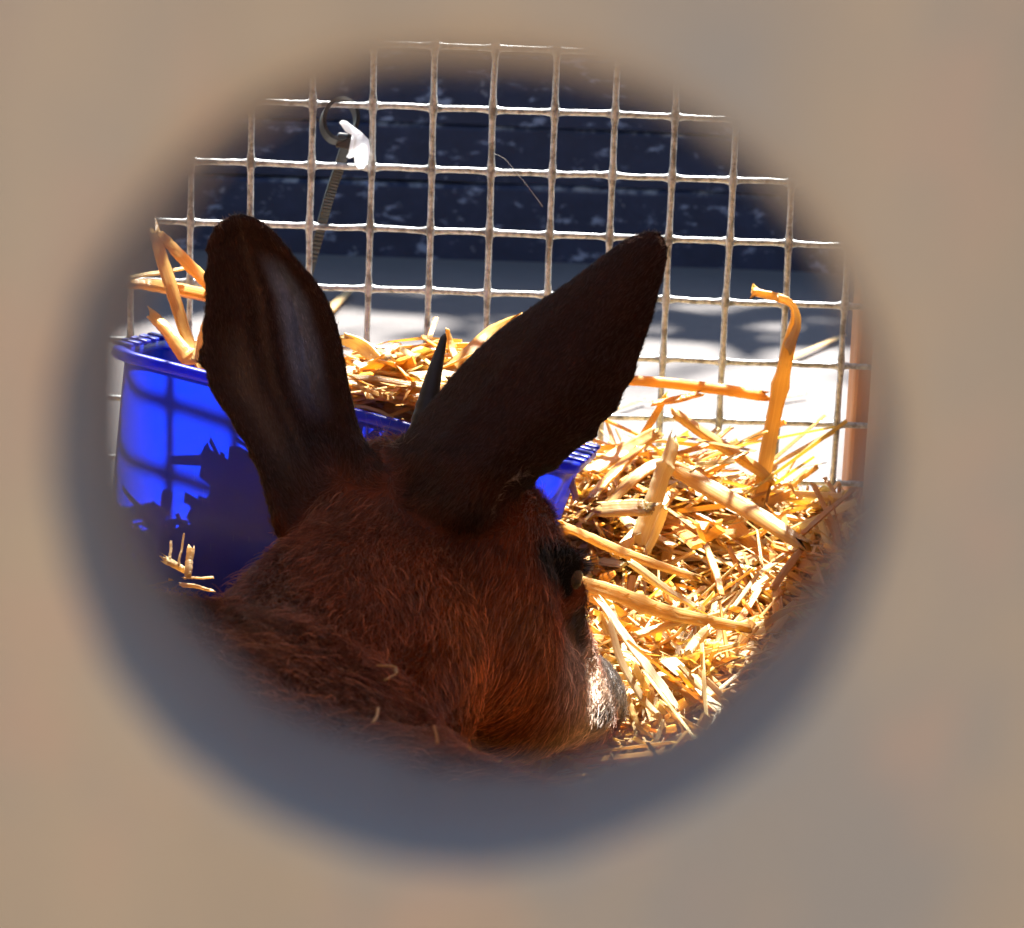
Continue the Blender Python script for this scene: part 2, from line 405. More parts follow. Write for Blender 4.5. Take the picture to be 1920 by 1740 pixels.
# welded mesh, every wire a piece
mesh_panel = empty('mesh_panel', (0, 0, 0)); mesh_panel.parent = crate; mesh_panel.location = (0, YM - 0.6, 0)
MO = np.array([0, YM, 0])
PX = 0.02505; PZV = 0.02568; WR = 0.00132
x_anchor = PY(918, 437, YM)[0]; z_anchor = PY(918, 437, YM)[2]
xs = [x_anchor + PX * k for k in range(-14, 12) if XL - 0.012 < x_anchor + PX * k < XR + 0.008]
zr = [z_anchor + PZV * k for k in range(-9, 24) if 0.004 < z_anchor + PZV * k < ROOF - 0.004]
def wob(n, amp): 
    w = rng.normal(size=n) * amp; return np.convolve(np.pad(w, 4, mode='edge'), np.ones(9) / 9, 'valid')
for x in xs:
    n = 120; z = np.linspace(0.001, ROOF - 0.002, n)
    p = np.stack([x + wob(n, 0.0005), np.full(n, -WR * 0.80), z], -1)
    r = WR * (1 + 0.25 * wob(n, 0.25))
    for zz in zr: r = r + 0.0007 * np.exp(-((z - zz) / 0.0016) ** 2)
    V, Fq, uv = tube(p, r, 8, up=(0, -1, 0)); obj_np('wire', V, Fq, M_WIRE, mesh_panel)
for zz in zr:
    n = 260; x = np.linspace(XL - 0.016, XR + 0.012, n)
    p = np.stack([x, np.full(n, WR * 0.80), zz + wob(n, 0.0004)], -1)
    r = WR * (1 + 0.25 * wob(n, 0.25))
    for xx in xs: r = r + 0.0010 * np.exp(-((x - xx) / 0.0022) ** 2)
    V, Fq, uv = tube(p, r, 8, up=(0, -1, 0.001)); obj_np('wire', V, Fq, M_WIRE, mesh_panel)

# ------------------------------------------------------------------ the antelope: one signed distance field -> one body mesh
VS = 0.0014
O0 = np.array([-0.255, 0.43, 0.0]); O1 = np.array([0.145, 0.925, 0.245])
dims = np.ceil((O1 - O0) / VS).astype(int)
SDF = np.full(dims, 0.05, np.float32)
gx = [O0[i] + np.arange(dims[i]) * VS for i in range(3)]
def win(lo, hi, mg):
    a = np.maximum(((lo - mg - O0) / VS).astype(int), 0); b = np.minimum(((hi + mg - O0) / VS).astype(int) + 2, dims)
    sl = tuple(slice(a[i], b[i]) for i in range(3))
    return sl, np.ix_(gx[0][sl[0]], gx[1][sl[1]], gx[2][sl[2]])
def smin_in(sl, d, k):
    s = SDF[sl]; h = np.clip(0.5 + 0.5 * (s - d) / k, 0, 1)
    SDF[sl] = (s * (1 - h) + d * h - k * h * (1 - h)).astype(np.float32)
def cone(a, b, ra, rb, k=0.012):
    a, b = np.asarray(a, float), np.asarray(b, float); rm = max(ra, rb)
    sl, (X, Y, Z) = win(np.minimum(a, b) - rm, np.maximum(a, b) + rm, 0.035)
    ba = b - a; t = np.clip(((X - a[0]) * ba[0] + (Y - a[1]) * ba[1] + (Z - a[2]) * ba[2]) / (ba @ ba), 0, 1)
    d = np.sqrt((X - a[0] - ba[0] * t) ** 2 + (Y - a[1] - ba[1] * t) ** 2 + (Z - a[2] - ba[2] * t) ** 2) - (ra + (rb - ra) * t)
    smin_in(sl, d, k)
def ball(c, r, k=0.012): cone(c, np.asarray(c) + 1e-5, r, r, k)
def carve(c, r, k=0.004):
    c = np.asarray(c); sl, (X, Y, Z) = win(c - r, c + r, 0.01)
    d = -(np.sqrt((X - c[0]) ** 2 + (Y - c[1]) ** 2 + (Z - c[2]) ** 2) - r)
    s = SDF[sl]; h = np.clip(0.5 - 0.5 * (s - d) / k, 0, 1); SDF[sl] = (s * (1 - h) + d * h + k * h * (1 - h)).astype(np.float32)

# torso curled round in front, resting on the straw
T0, T1, T2 = P(-20, 1440, 0.775), P(360, 1680, 0.683), P(730, 2020, 0.60)
T0 = T0 + np.array([0.012, 0, 0])
T3 = np.array([0.045, 0.505, 0.066])
cone(T0, T1, 0.058, 0.068, 0.02); cone(T1, T2, 0.068, 0.065, 0.02); cone(T2, T3, 0.065, 0.066, 0.02)
# folded legs
cone((-0.13, 0.72, 0.05), (-0.215, 0.64, 0.03), 0.026, 0.014); cone((-0.215, 0.64, 0.025), (-0.20, 0.74, 0.014), 0.013, 0.009); cone((-0.20, 0.74, 0.014), (-0.19, 0.80, 0.012), 0.009, 0.010)
cone((0.06, 0.52, 0.06), (-0.03, 0.50, 0.035), 0.045, 0.022); cone((-0.03, 0.50, 0.03), (0.07, 0.47, 0.016), 0.016, 0.011); cone((0.07, 0.47, 0.014), (0.00, 0.455, 0.012), 0.010, 0.010)
# neck
N0, N1, N2 = P(735, 1045, 0.795), P(655, 1250, 0.752), P(540, 1440, 0.715)
cone(N0, N1, 0.0290, 0.0355, 0.006); cone(N1, N2, 0.0355, 0.043, 0.008)
# head
cone(P(738, 1012, 0.797), P(845, 1080, 0.80), 0.0275, 0.0285, 0.014)
cone(P(845, 1080, 0.80), P(975, 1240, 0.825), 0.0280, 0.0195, 0.014)
cone(P(975, 1240, 0.825), P(1092, 1298, 0.858), 0.0180, 0.0100, 0.012)
cone(P(1092, 1294, 0.858), P(1136, 1306, 0.876), 0.0098, 0.0060, 0.008)
cone(P(1005, 1292, 0.806), P(1092, 1336, 0.828), 0.0125, 0.0078, 0.010)    # near side of the muzzle
cone(P(1092, 1336, 0.828), P(1136, 1336, 0.852), 0.0078, 0.0050, 0.008)
cone(P(1045, 1275, 0.828), P(1108, 1304, 0.846), 0.0100, 0.0085, 0.008)
cone(P(880, 1205, 0.785), P(955, 1305, 0.805), 0.0255, 0.0150, 0.014)     # cheek
cone(P(955, 1325, 0.803), P(1085, 1352, 0.842), 0.0125, 0.0066, 0.010)     # lower jaw
cone(P(865, 965, 0.80), P(962, 985, 0.812), 0.0195, 0.0110, 0.014)        # forehead and brow
def sdf_at(p):
    i = np.clip(np.round((np.atleast_2d(p) - O0) / VS).astype(int), 0, dims - 1); return SDF[tuple(i.T)]
def surf(px, py, inset=0.0):
    """point of the body surface met by that line of sight (or the closest graze)"""
    Ds = np.arange(0.62, 0.92, 0.0007); q = np.array([P(px, py, d) for d in Ds]); v = sdf_at(q)
    h = np.where(v < 0)[0]; k = h[0] if len(h) else int(np.argmin(v))
    return P(px, py, Ds[k] + inset)
def graze(px, py):
    Ds = np.arange(0.74, 0.90, 0.0007); v = sdf_at(np.array([P(px, py, d) for d in Ds])); return float(Ds[int(np.argmin(v))])
DE = graze(1060, 1080)
EYE = P(1055, 1082, DE - 0.001)
ball(P(1040, 1068, DE - 0.001), 0.0072, 0.006)                            # orbit
cone(P(1026, 1046, DE - 0.006), P(1076, 1054, DE), 0.0046, 0.0030, 0.004)   # heavy upper lid
cone(P(1040, 1108, DE - 0.003), P(1072, 1110, DE + 0.002), 0.0040, 0.0026, 0.005)   # lower lid
cone(P(1064, 1128, DE + 0.004), P(1080, 1215, DE + 0.016), 0.0042, 0.0042, 0.008)   # bone under the eye
GL0, GL1 = surf(1088, 1152), surf(1094, 1194)
carve(GL0 + _r * 0.001, 0.0024, 0.003); carve(GL1 + _r * 0.001, 0.0028, 0.003)                   # gland slit
carve(surf(1152, 1318), 0.0022, 0.002)                                   # nostril
cone(surf(1100, 1352, 0.001), surf(1135, 1348, 0.001), 0.0016, 0.0012, 0.003)   # lip fold
# ears: dense stamps along a cupped sheet
EAR_PTS = []
def ear(Ledge, Redge, D0, curv, thick, ridges, jl, jr):
    s = np.linspace(0, 1, len(Ledge)); n = 150; ss = np.linspace(0, 1, n)
    sk = [0, .08, .2, .35, .5, .65, .8, .9, 1.0]
    Lc = catmull(np.array([(x, y, 0) for x, y in Ledge]), 400); Rc = catmull(np.array([(x, y, 0) for x, y in Redge]), 400)
    q = (ss * 399).astype(int)
    Lp, Rp = Lc[q, :2], Rc[q, :2]
    ax = norm(Rp - Lp)
    Lp = Lp - ax * (jl(ss))[:, None]; Rp = Rp + ax * (jr(ss))[:, None]
    t = np.linspace(-1, 1, 95)
    px = Lp[:, None] * (1 - t[None, :, None]) / 2 + Rp[:, None] * (1 + t[None, :, None]) / 2
    wid = np.linalg.norm(Rp - Lp, axis=1)
    prof = np.sin(np.clip(ss, 0, 1) * np.pi * 0.5 + 0.05)
    D = np.interp(ss, sk, D0)[:, None] + curv * (wid / 250)[:, None] * (t[None] ** 2) * (0.45 + 0.55 * prof[:, None])
    rz = np.zeros_like(D)
    for tc, amp, w in ridges:
        tcs = tc * (1 - 0.3 * ss[:, None]); rz += -amp * np.exp(-((t[None] - tcs) / w) ** 2) * np.clip(ss[:, None] * 3 - 0.5, 0, 1)
    D = D + rz
    r = np.interp(ss, [0, .1, .6, .85, 1], [0.0016, 0.0018, 0.0021, 0.0036, 0.0055])[:, None] * (1.0 - 0.28 * np.abs(t[None]) ** 3)
    pts = CAM + D[..., None] * (_f + _r * ((px[..., 0] - CX) / F_PX)[..., None] - _u * ((px[..., 1] - CY) / F_PX)[..., None])
    pts = pts.reshape(-1, 3); r = r.ravel() * thick
    EAR_PTS.append(pts[::9])
    tmp = np.full(dims, 0.05, np.float32)
    w = 6; off = np.stack(np.meshgrid(*[np.arange(-w, w + 1)] * 3, indexing='ij'), -1).reshape(-1, 3)
    off = off[(off ** 2).sum(1) <= w * w]
    base = np.round((pts - O0) / VS).astype(int)
    for i0 in range(0, len(pts), 2000):
        b = base[i0:i0 + 2000]; idx = b[:, None] + off[None]
        pos = O0 + idx * VS; d = np.linalg.norm(pos - pts[i0:i0 + 2000][:, None], axis=-1) - r[i0:i0 + 2000][:, None]
        ok = ((idx >= 0) & (idx < dims)).all(-1)
        np.minimum.at(tmp, tuple(idx[ok].T), d[ok].astype(np.float32))
    sl = tuple(slice(max(base[:, i].min() - 12, 0), min(base[:, i].max() + 12, dims[i])) for i in range(3))
    smin_in(sl, tmp[sl], 0.004)
bumps = lambda cs: (lambda s: sum(a * np.exp(-((s - c) / w) ** 2) for c, a, w in cs))
LE_L = [(428, 414), (404, 436), (395, 490), (392, 570), (389, 650), (408, 735), (468, 820), (505, 895), (537, 985)]
LE_R = [(462, 408), (500, 430), (554, 492), (606, 562), (632, 640), (647, 730), (660, 800), (676, 845), (705, 905)]
ear(LE_L, LE_R, [0.800, 0.800, 0.802, 0.804, 0.803, 0.799, 0.792, 0.786, 0.781], -0.012, 1.0,
    [(-0.45, 0.0022, 0.10), (-0.05, 0.0026, 0.09), (0.33, 0.0020, 0.09), (0.62, -0.0025, 0.16)],
    bumps([(.12, -6, .012), (.2, 5, .02), (.25, -5, .010), (.3, 4, .02), (.45, 3, .02), (.515, 10, .006), (.545, 13, .007), (.6, 3, .02), (.68, -4, .01), (.73, 4, .015), (.8, 5, .012)]), bumps([(.3, 2, .03)]))
RE_L = [(1208, 441), (1165, 462), (1075, 530), (970, 603), (890, 670), (826, 745), (780, 808), (745, 862), (722, 935)]
RE_R = [(1236, 443), (1245, 476), (1226, 556), (1197, 650), (1163, 735), (1110, 805), (1030, 868), (965, 908), (915, 985)]
ear(RE_L, RE_R, [0.806, 0.804, 0.799, 0.792, 0.784, 0.777, 0.771, 0.768, 0.766], 0.016, 1.0,
    [(-0.55, 0.0014, 0.10), (0.35, 0.0010, 0.2)],
    bumps([(.4, 2, .03)]), bumps([(.12, -4, .01), (.3, 3, .01), (.45, 4, .02), (.5, -4, .01), (.55, 5, .012), (.6, -5, .01), (.64, 9, .010), (.69, -4, .01), (.75, 7, .010), (.8, -4, .01), (.85, 14, .012)]))

grid = openvdb.FloatGrid(0.05); grid.copyFromArray(SDF)
pts_, quads_ = grid.convertToQuads(0.0)
BV = pts_ * VS + O0; BF = quads_.astype(np.int64)
# orientation
e1 = BV[BF[:, 2]] - BV[BF[:, 0]]; e2 = BV[BF[:, 3]] - BV[BF[:, 1]]
FN = norm(np.cross(e1, e2)); FC = BV[BF].mean(1)
if (sdf_at(FC + FN * 0.003) < sdf_at(FC - FN * 0.003)).mean() > 0.5: BF = BF[:, ::-1]; FN = -FN
FA = 0.5 * np.linalg.norm(np.cross(e1, e2), axis=1)

EARS = np.vstack(EAR_PTS)
from mathutils.kdtree import KDTree
_kd = KDTree(len(EARS))
for _i, _p in enumerate(EARS): _kd.insert(_p, _i)
_kd.balance()
def near_ear(p):
    out = np.full(len(p), 1.0); x_, y_, _ = pix(p)
    for i in np.where((y_ < 1050) & (x_ > 350))[0]: out[i] = _kd.find(p[i])[2]
    return out
def pix(p):
    d = p - CAM; D = d @ _f; return CX + F_PX * (d @ _r) / D, CY - F_PX * (d @ _u) / D, D
EARAX = [(np.array([430, 410]), np.array([600, 930])), (np.array([1230, 440]), np.array([820, 930]))]
def coat_color(p):
    n = len(p); c = np.tile(np.array([0.245, 0.054, 0.016]), (n, 1))
    def blend(w, col): 
        nonlocal c; c = c * (1 - w[:, None]) + np.array(col) * w[:, None]
    def g(q, r): return np.exp(-(np.linalg.norm(p - q, axis=1) / r) ** 2)
    def seg(a, b, r):
        ba = b - a; t = np.clip((p - a) @ ba / (ba @ ba), 0, 1); return np.exp(-(np.linalg.norm(p - a - ba * t[:, None], axis=1) / r) ** 2)
    blend(0.55 * seg(surf(650, 980), surf(520, 1100), 0.028), (0.105, 0.036, 0.020))                 # nape
    blend(0.8 * seg(T0 + [0, 0, 0.06], T2 + [0, 0, 0.06], 0.045), (0.085, 0.038, 0.025))            # back
    blend(0.9 * seg(surf(900, 1260), surf(980, 1320), 0.020), (0.58, 0.18, 0.038))                 # lower cheek
    blend(0.6 * seg(surf(1000, 1180), surf(1030, 1270), 0.010), (0.34, 0.14, 0.05))
    blend(np.clip(1.7 * seg(surf(930, 1405), surf(1070, 1380), 0.0085), 0, 1), (0.58, 0.36, 0.14))  # chin
    blend(np.clip(1.6 * seg(P(1100, 1225, 0.872), P(1170, 1325, 0.889), 0.0125), 0, 1), (0.24, 0.22, 0.215))   # bridge of the nose
    blend(np.clip(1.9 * seg(surf(1082, 1258), surf(1120, 1312), 0.0115), 0, 1), (0.66, 0.49, 0.37)) # muzzle side
    blend(np.clip(1.5 * seg(surf(1132, 1244), surf(1162, 1305), 0.0030), 0, 1), (0.20, 0.19, 0.19)) # nose leather
    blend(0.9 * seg(surf(1125, 1345), surf(1150, 1338), 0.0035), (0.07, 0.06, 0.06))                # lip
    blend(np.clip(1.8 * seg(surf(1026, 1046), surf(1070, 1054), 0.0058), 0, 1), (0.010, 0.008, 0.007))   # black lids
    blend(np.clip(1.6 * seg(surf(1056, 1090), surf(1068, 1108), 0.0022), 0, 1), (0.012, 0.010, 0.009))
    blend(np.clip(1.6 * seg(GL0, GL1, 0.0024), 0, 1), (0.014, 0.014, 0.016))           # gland
    blend(0.7 * np.clip(1.6 * seg(surf(1082, 1150), surf(1086, 1200), 0.0030), 0, 1), (0.16, 0.17, 0.19))
    de = near_ear(p)
    blend(0.9 * seg(surf(800, 925), surf(880, 975), 0.013), (0.022, 0.012, 0.009))
    blend(0.8 * seg(surf(560, 860), surf(590, 920), 0.010), (0.03, 0.016, 0.011))
    blend(np.clip((0.0075 - de) / 0.004, 0, 1) * 0.93, (0.0088, 0.0060, 0.0052))
    x_, y_, _d = pix(p)
    mz = np.clip((x_ - 1108 - 0.30 * (y_ - 1215)) / 16, 0, 1) * np.clip((y_ - 1195) / 30, 0, 1) * (x_ > 1090) * (y_ < 1420)
    blend(mz * 0.95, (0.23, 0.22, 0.215))          # grey bridge of the nose
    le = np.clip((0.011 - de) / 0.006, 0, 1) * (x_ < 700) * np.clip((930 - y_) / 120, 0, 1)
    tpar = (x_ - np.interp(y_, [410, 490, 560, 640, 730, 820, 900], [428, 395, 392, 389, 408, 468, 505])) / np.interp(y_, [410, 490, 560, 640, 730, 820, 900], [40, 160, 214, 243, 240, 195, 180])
    blend(le * 0.8 * np.exp(-np.abs((tpar - 0.72) / 0.13) ** 4) * np.clip((y_ - 470) / 60, 0, 1) * np.clip((800 - y_) / 120, 0, 1), (0.13, 0.165, 0.26))  # bluish sky sheen painted into the left ear
    blend(le * 0.7 * np.exp(-((tpar - 0.22) / 0.13) ** 2) * np.clip((y_ - 600) / 100, 0, 1), (0.10, 0.068, 0.050))
    blend(le * 0.5 * np.exp(-((tpar - 0.45) / 0.04) ** 2), (0.075, 0.048, 0.034))
    return c, de
AO = np.array([-0.06, 0.70, 0.0])
ante = empty('antelope', AO); tag(ante, 'red-brown antelope lying curled with dark upright ears, seen from behind', 'antelope')
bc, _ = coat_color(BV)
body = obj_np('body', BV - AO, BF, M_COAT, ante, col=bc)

# fur
px_, py_, pd_ = pix(FC)
facing = ((CAM - FC) * FN).sum(1) > -0.02
inview = (px_ > 120) & (px_ < 1320) & (py_ > 330) & (py_ < 1600) & (FC[:, 1] > 0.5)
wgt = FA * np.where(inview, 1.0, 0.12) * np.where(facing | (px_ > 900), 1.0, 0.35)
NF = 135000
pick = rng.choice(len(FA), NF, p=wgt / wgt.sum())
r1, r2 = rng.random(NF)[:, None], rng.random(NF)[:, None]
q = BV[BF[pick]]; root = (q[:, 0] * (1 - r1) + q[:, 1] * r1) * (1 - r2) + (q[:, 3] * (1 - r1) + q[:, 2] * r1) * r2
fn = FN[pick]
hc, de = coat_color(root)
# combing direction
NOSE, POLL = P(1140, 1310, 0.87), P(720, 930, 0.80)
def segw(a, b, r):
    ba = b - a; t = np.clip((root - a) @ ba / (ba @ ba), 0, 1); return np.exp(-(np.linalg.norm(root - a - ba * t[:, None], axis=1) / r) ** 2)
dirs = np.zeros((NF, 3))
dirs += segw(POLL, NOSE, 0.035)[:, None] * norm(POLL - NOSE) * 1.0
dirs += segw(P(880, 1150, 0.79), P(950, 1350, 0.80), 0.03)[:, None] * norm(P(820, 1420, 0.775) - P(920, 1080, 0.80)) * 1.5
dirs += segw(N0, N2, 0.045)[:, None] * norm(N2 - N0) * 1.4
dirs += segw(T0, T3, 0.07)[:, None] * norm(T2 - T0) * 1.0
ew = np.clip((0.009 - de) / 0.006, 0, 1)
lx = pix(root)[0] < 720
ed = np.where(lx[:, None], norm(P(440, 410, 0.8) - P(590, 900, 0.8)), norm(P(1230, 440, 0.8) - P(830, 900, 0.79)))
dirs = dirs * (1 - ew[:, None]) + ed * ew[:, None] * 1.2
dirs = norm(dirs + rng.normal(size=(NF, 3)) * 0.10)
lowf = np.stack([np.sin(root[:, 0] * 210 + 3 * np.sin(root[:, 2] * 150)), np.sin(root[:, 1] * 190 + 2), np.sin(root[:, 2] * 230 + 2 * np.sin(root[:, 0] * 130))], -1)
torso_w = np.clip(segw(T0, T3, 0.085) * 1.6 - segw(N0, P(820, 1250, 0.79), 0.05), 0, 1)
dirs = norm(dirs + lowf * (0.07 + 0.42 * torso_w[:, None]) + rng.normal(size=(NF, 3)) * 0.25 * torso_w[:, None])
tang = norm(dirs - fn * (dirs * fn).sum(1, keepdims=True))
muz = segw(P(1050, 1200, 0.835), NOSE, 0.024)
faceW = segw(P(930, 1050, 0.81), P(1020, 1250, 0.83), 0.03)
cheekW = segw(P(880, 1200, 0.785), P(960, 1330, 0.80), 0.03)
ln = 0.0072 - 0.0014 * cheekW; ln = ln * (1 - faceW) + 0.0042 * faceW; ln = ln * (1 - muz) + 0.0028 * muz
ln = ln * (1 - ew) + 0.0017 * ew; ln = ln + 0.0025 * torso_w
ln = ln * rng.uniform(0.6, 1.25, NF)
guard = rng.random(NF) < 0.05
ln = np.where(guard & (ew < 0.3) & (muz < 0.3), ln * 1.35, ln)
eyed = np.linalg.norm(root - EYE, axis=1); ln = np.where(eyed < 0.0078, 0.0003, np.where(eyed < 0.012, np.minimum(ln, 0.0026), ln))
lift = np.where(guard, 0.45, 0.20)[:, None] * rng.uniform(0.5, 1.5, (NF, 1)) + 0.18 * torso_w[:, None]
K = 5; tt = np.linspace(0, 1, K)
d0 = norm(tang + fn * (lift + 0.28)); d1 = norm(tang + fn * (lift * 0.25 - 0.05) + rng.normal(size=(NF, 3)) * 0.10)
pos = root[:, None] + ln[:, None, None] * (d0[:, None] * (tt - 0.5 * tt ** 2)[None, :, None] + d1[:, None] * (0.5 * tt ** 2)[None, :, None])
br = rng.lognormal(0, 0.42, NF)[:, None] * (1 + 0.22 * lowf[:, :1] * np.roll(lowf, 1, 1)[:, :1])
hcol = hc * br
tan_ = (rng.random(NF) < 0.10 + 0.35 * segw(surf(1030, 1200), surf(1060, 1280), 0.010))[:, None] & (ew[:, None] < 0.2)
hcol = np.where(tan_, hcol * 1.3 + np.array([0.10, 0.055, 0.022]), hcol)
gl = (guard & (ew < 0.3))[:, None]
hcol = np.where(gl, hcol * 1.6 + np.array([0.13, 0.085, 0.06]), hcol)
def fringe(pxs, n, outward, L):
    pp = catmull(np.array([(x, y, 0) for x, y in pxs]), n)[:, :2] + rng.normal(size=(n, 2)) * (2.0 if outward else 0.9)
    b = np.array([surf(x, y, 0.0005) for x, y in pp]); t = np.gradient(pp, axis=0); nn = norm(np.stack([t[:, 1], -t[:, 0]], -1)) * outward if outward else norm(-t)
    d = norm(_r * nn[:, :1] - _u * nn[:, 1:] + rng.normal(size=(n, 3)) * (0.35 if outward else 0.15))
    l = L * rng.uniform(0.5, 1.2, n)
    return b[:, None] + d[:, None] * (l[:, None] * tt[None])[..., None]
fr = [fringe([(985, 888), (955, 902), (935, 925), (922, 955), (914, 985)], 110, 0, 0.0030), fringe([(398, 470), (408, 432), (430, 412), (458, 410), (498, 432), (545, 490)], 220, 1, 0.0016),
      fringe([(1160, 466), (1205, 443), (1232, 443), (1243, 470)], 160, 1, 0.0016), fringe([(690, 838), (720, 832), (760, 835)], 60, 1, 0.007)]
fr = np.vstack(fr); nfr = len(fr)
pos = np.vstack([pos, fr]); hcol = np.vstack([hcol, np.tile([0.30, 0.23, 0.18], (nfr, 1))]); guard = np.append(guard, np.zeros(nfr, bool)); ew = np.append(ew, np.ones(nfr)); NF += nfr  # pale strand colour stands in for the sunlit rim of the ears
CHUNK = hcol.astype(np.float32)
hd = bpy.data.hair_curves.new('fur'); hd.add_curves([K] * NF)
hd.attributes['position'].data.foreach_set('vector', (pos - AO).astype(np.float32).ravel())
ra = hd.attributes.get('radius') or hd.attributes.new('radius', 'FLOAT', 'POINT')
rr = (0.000075 * np.where(guard, 1.15, 1.0) * (1 - 0.35 * ew))[:, None] * (1 - 0.8 * tt[None] ** 1.5)
ra.data.foreach_set('value', rr.astype(np.float32).ravel())
ca = hd.attributes.new('col', 'FLOAT_COLOR', 'CURVE'); ca.data.foreach_set('color', np.hstack([CHUNK, np.ones((NF, 1), np.float32)]).ravel())
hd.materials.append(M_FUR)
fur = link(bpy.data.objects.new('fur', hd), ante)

# eye, lashes, horns
bm = bmesh.new(); bmesh.ops.create_uvsphere(bm, u_segments=32, v_segments=20, radius=0.0060)
o = obj_bm('eye', bm, M_EYE, ante, True); o.location = Vector(EYE - AO)
nl = 70; hl = bpy.data.hair_curves.new('eyelashes'); hl.add_curves([4] * nl)
lp = np.zeros((nl, 4, 3))
for k in range(nl):
    b = P(1040 + 38 * k / nl + rng.normal() * 3, 1046 + 12 * k / nl + rng.normal() * 3, DE - 0.006 + 0.006 * k / nl)
    dd = norm(_r * (0.9 + 0.2 * rng.normal()) - _u * (0.25 + 0.25 * rng.normal()) + _f * 0.5 * rng.random()); L = rng.uniform(0.006, 0.010)
    for j in range(4): lp[k, j] = b + dd * L * j / 3 + _u * 0.0012 * (j / 3) ** 2 - AO
hl.attributes['position'].data.foreach_set('vector', lp.astype(np.float32).ravel())
a_ = hl.attributes.get('radius') or hl.attributes.new('radius', 'FLOAT', 'POINT'); a_.data.foreach_set('value', np.tile([0.00014, 0.00012, 0.00008, 0.00003], nl).astype(np.float32))
a_ = hl.attributes.new('col', 'FLOAT_COLOR', 'CURVE'); a_.data.foreach_set('color', np.tile([0.01, 0.008, 0.007, 1], nl).astype(np.float32))
hl.materials.append(M_FUR); link(bpy.data.objects.new('eyelashes', hl), ante)
def horn(pts, r0):
    p = catmull(pts, 60); s = np.linspace(0, 1, 60)
    r = r0 * (1 - s ** 1.4 * 0.80) * (1 + 0.035 * np.sin(s * 70) * (s < 0.55)); r[-1] *= 0.4; r[-2] *= 0.75
    V, Fq, uv = tube(p - AO, r, 14); obj_np('horn', V, Fq, M_HORN, ante)
horn([P(770, 905, 0.812), P(792, 800, 0.818), P(812, 710, 0.824), P(834, 626, 0.832)], 0.0047)
horn([P(930, 930, 0.812), P(938, 830, 0.820), P(950, 750, 0.828), P(966, 690, 0.838)], 0.0047)

# ------------------------------------------------------------------ blue tub
FLc, FRc = P(196, 648, 0.965), P(1084, 874, 0.945)
uu = FRc - FLc; LU = np.linalg.norm(uu); uu = uu / LU
vv = np.array([0.0, 1.0, -0.10]); vv = norm(vv - uu * (vv @ uu)); ww = np.cross(uu, vv)
DW, HT = 0.076, 0.098
tub = empty('storage_tub', FLc); tag(tub, 'bright blue plastic tub heaped with straw, standing against the mesh', 'tub')
def TL(a, b, c): return uu * a + vv * b + ww * c       # tub-local
def rrect(a0, a1, b0, b1, r, n=6):
    out = []
    for cx, cy, s in ((a1 - r, b0 + r, -90), (a1 - r, b1 - r, 0), (a0 + r, b1 - r, 90), (a0 + r, b0 + r, 180)):
        for k in range(n + 1):
            a = R(s + 90 * k / n); out.append((cx + r * math.cos(a), cy + r * math.sin(a)))
    return np.array(out)
def loft(levels):
    rings = []
    for inset, z in levels:
        pts = rrect(inset, LU - inset, inset, DW - inset, max(0.012 - inset * 0.3, 0.004))
        rings.append(np.array([TL(a, b, z) for a, b in pts]))
    n = len(rings[0]); V = np.vstack(rings); Fq = []
    for k in range(len(rings) - 1):
        for q in range(n): Fq.append((k * n + q, k * n + (q + 1) % n, (k + 1) * n + (q + 1) % n, (k + 1) * n + q))
    return V, Fq, n, len(rings)
V, Fq, n, L_ = loft([(0.0045, -0.004), (0.006, -0.02), (0.009, -0.05), (0.014, -HT), (0.030, -HT - 0.0005)])
bmT = bmesh.new()
vs = [bmT.verts.new(v) for v in V]
for f in Fq: bmT.faces.new([vs[i] for i in f])
bmT.faces.new([vs[(L_ - 1) * n + q] for q in range(n)])
shell = obj_bm('shell', bmT, M_BLUE, tub, True)
# rolled rim
V, Fq, n, L_ = loft([(0.0050, -0.0044), (0.0006, -0.0042), (0.0, -0.0036), (0.0, -0.0010), (0.0006, -0.0002), (0.0030, 0.0), (0.0050, -0.0006), (0.0058, -0.0036)])
obj_np('rim', V, np.array(Fq), M_BLUE, tub)
for side in (0, 1):
    for k in range(5):
        b = 0.012 + k * 0.0115
        a0 = -0.0010 if side == 0 else LU - 0.0060
        bmr = box_bm((0, 0, 0), (0.0070, 0.0058, 0.0014), 0.0006)
        for v in bmr.verts:
            v.co = Vector(TL(a0 + v.co.x, b + v.co.y, -0.0004 + v.co.z))
        obj_bm('rib', bmr, M_BLUE, tub)

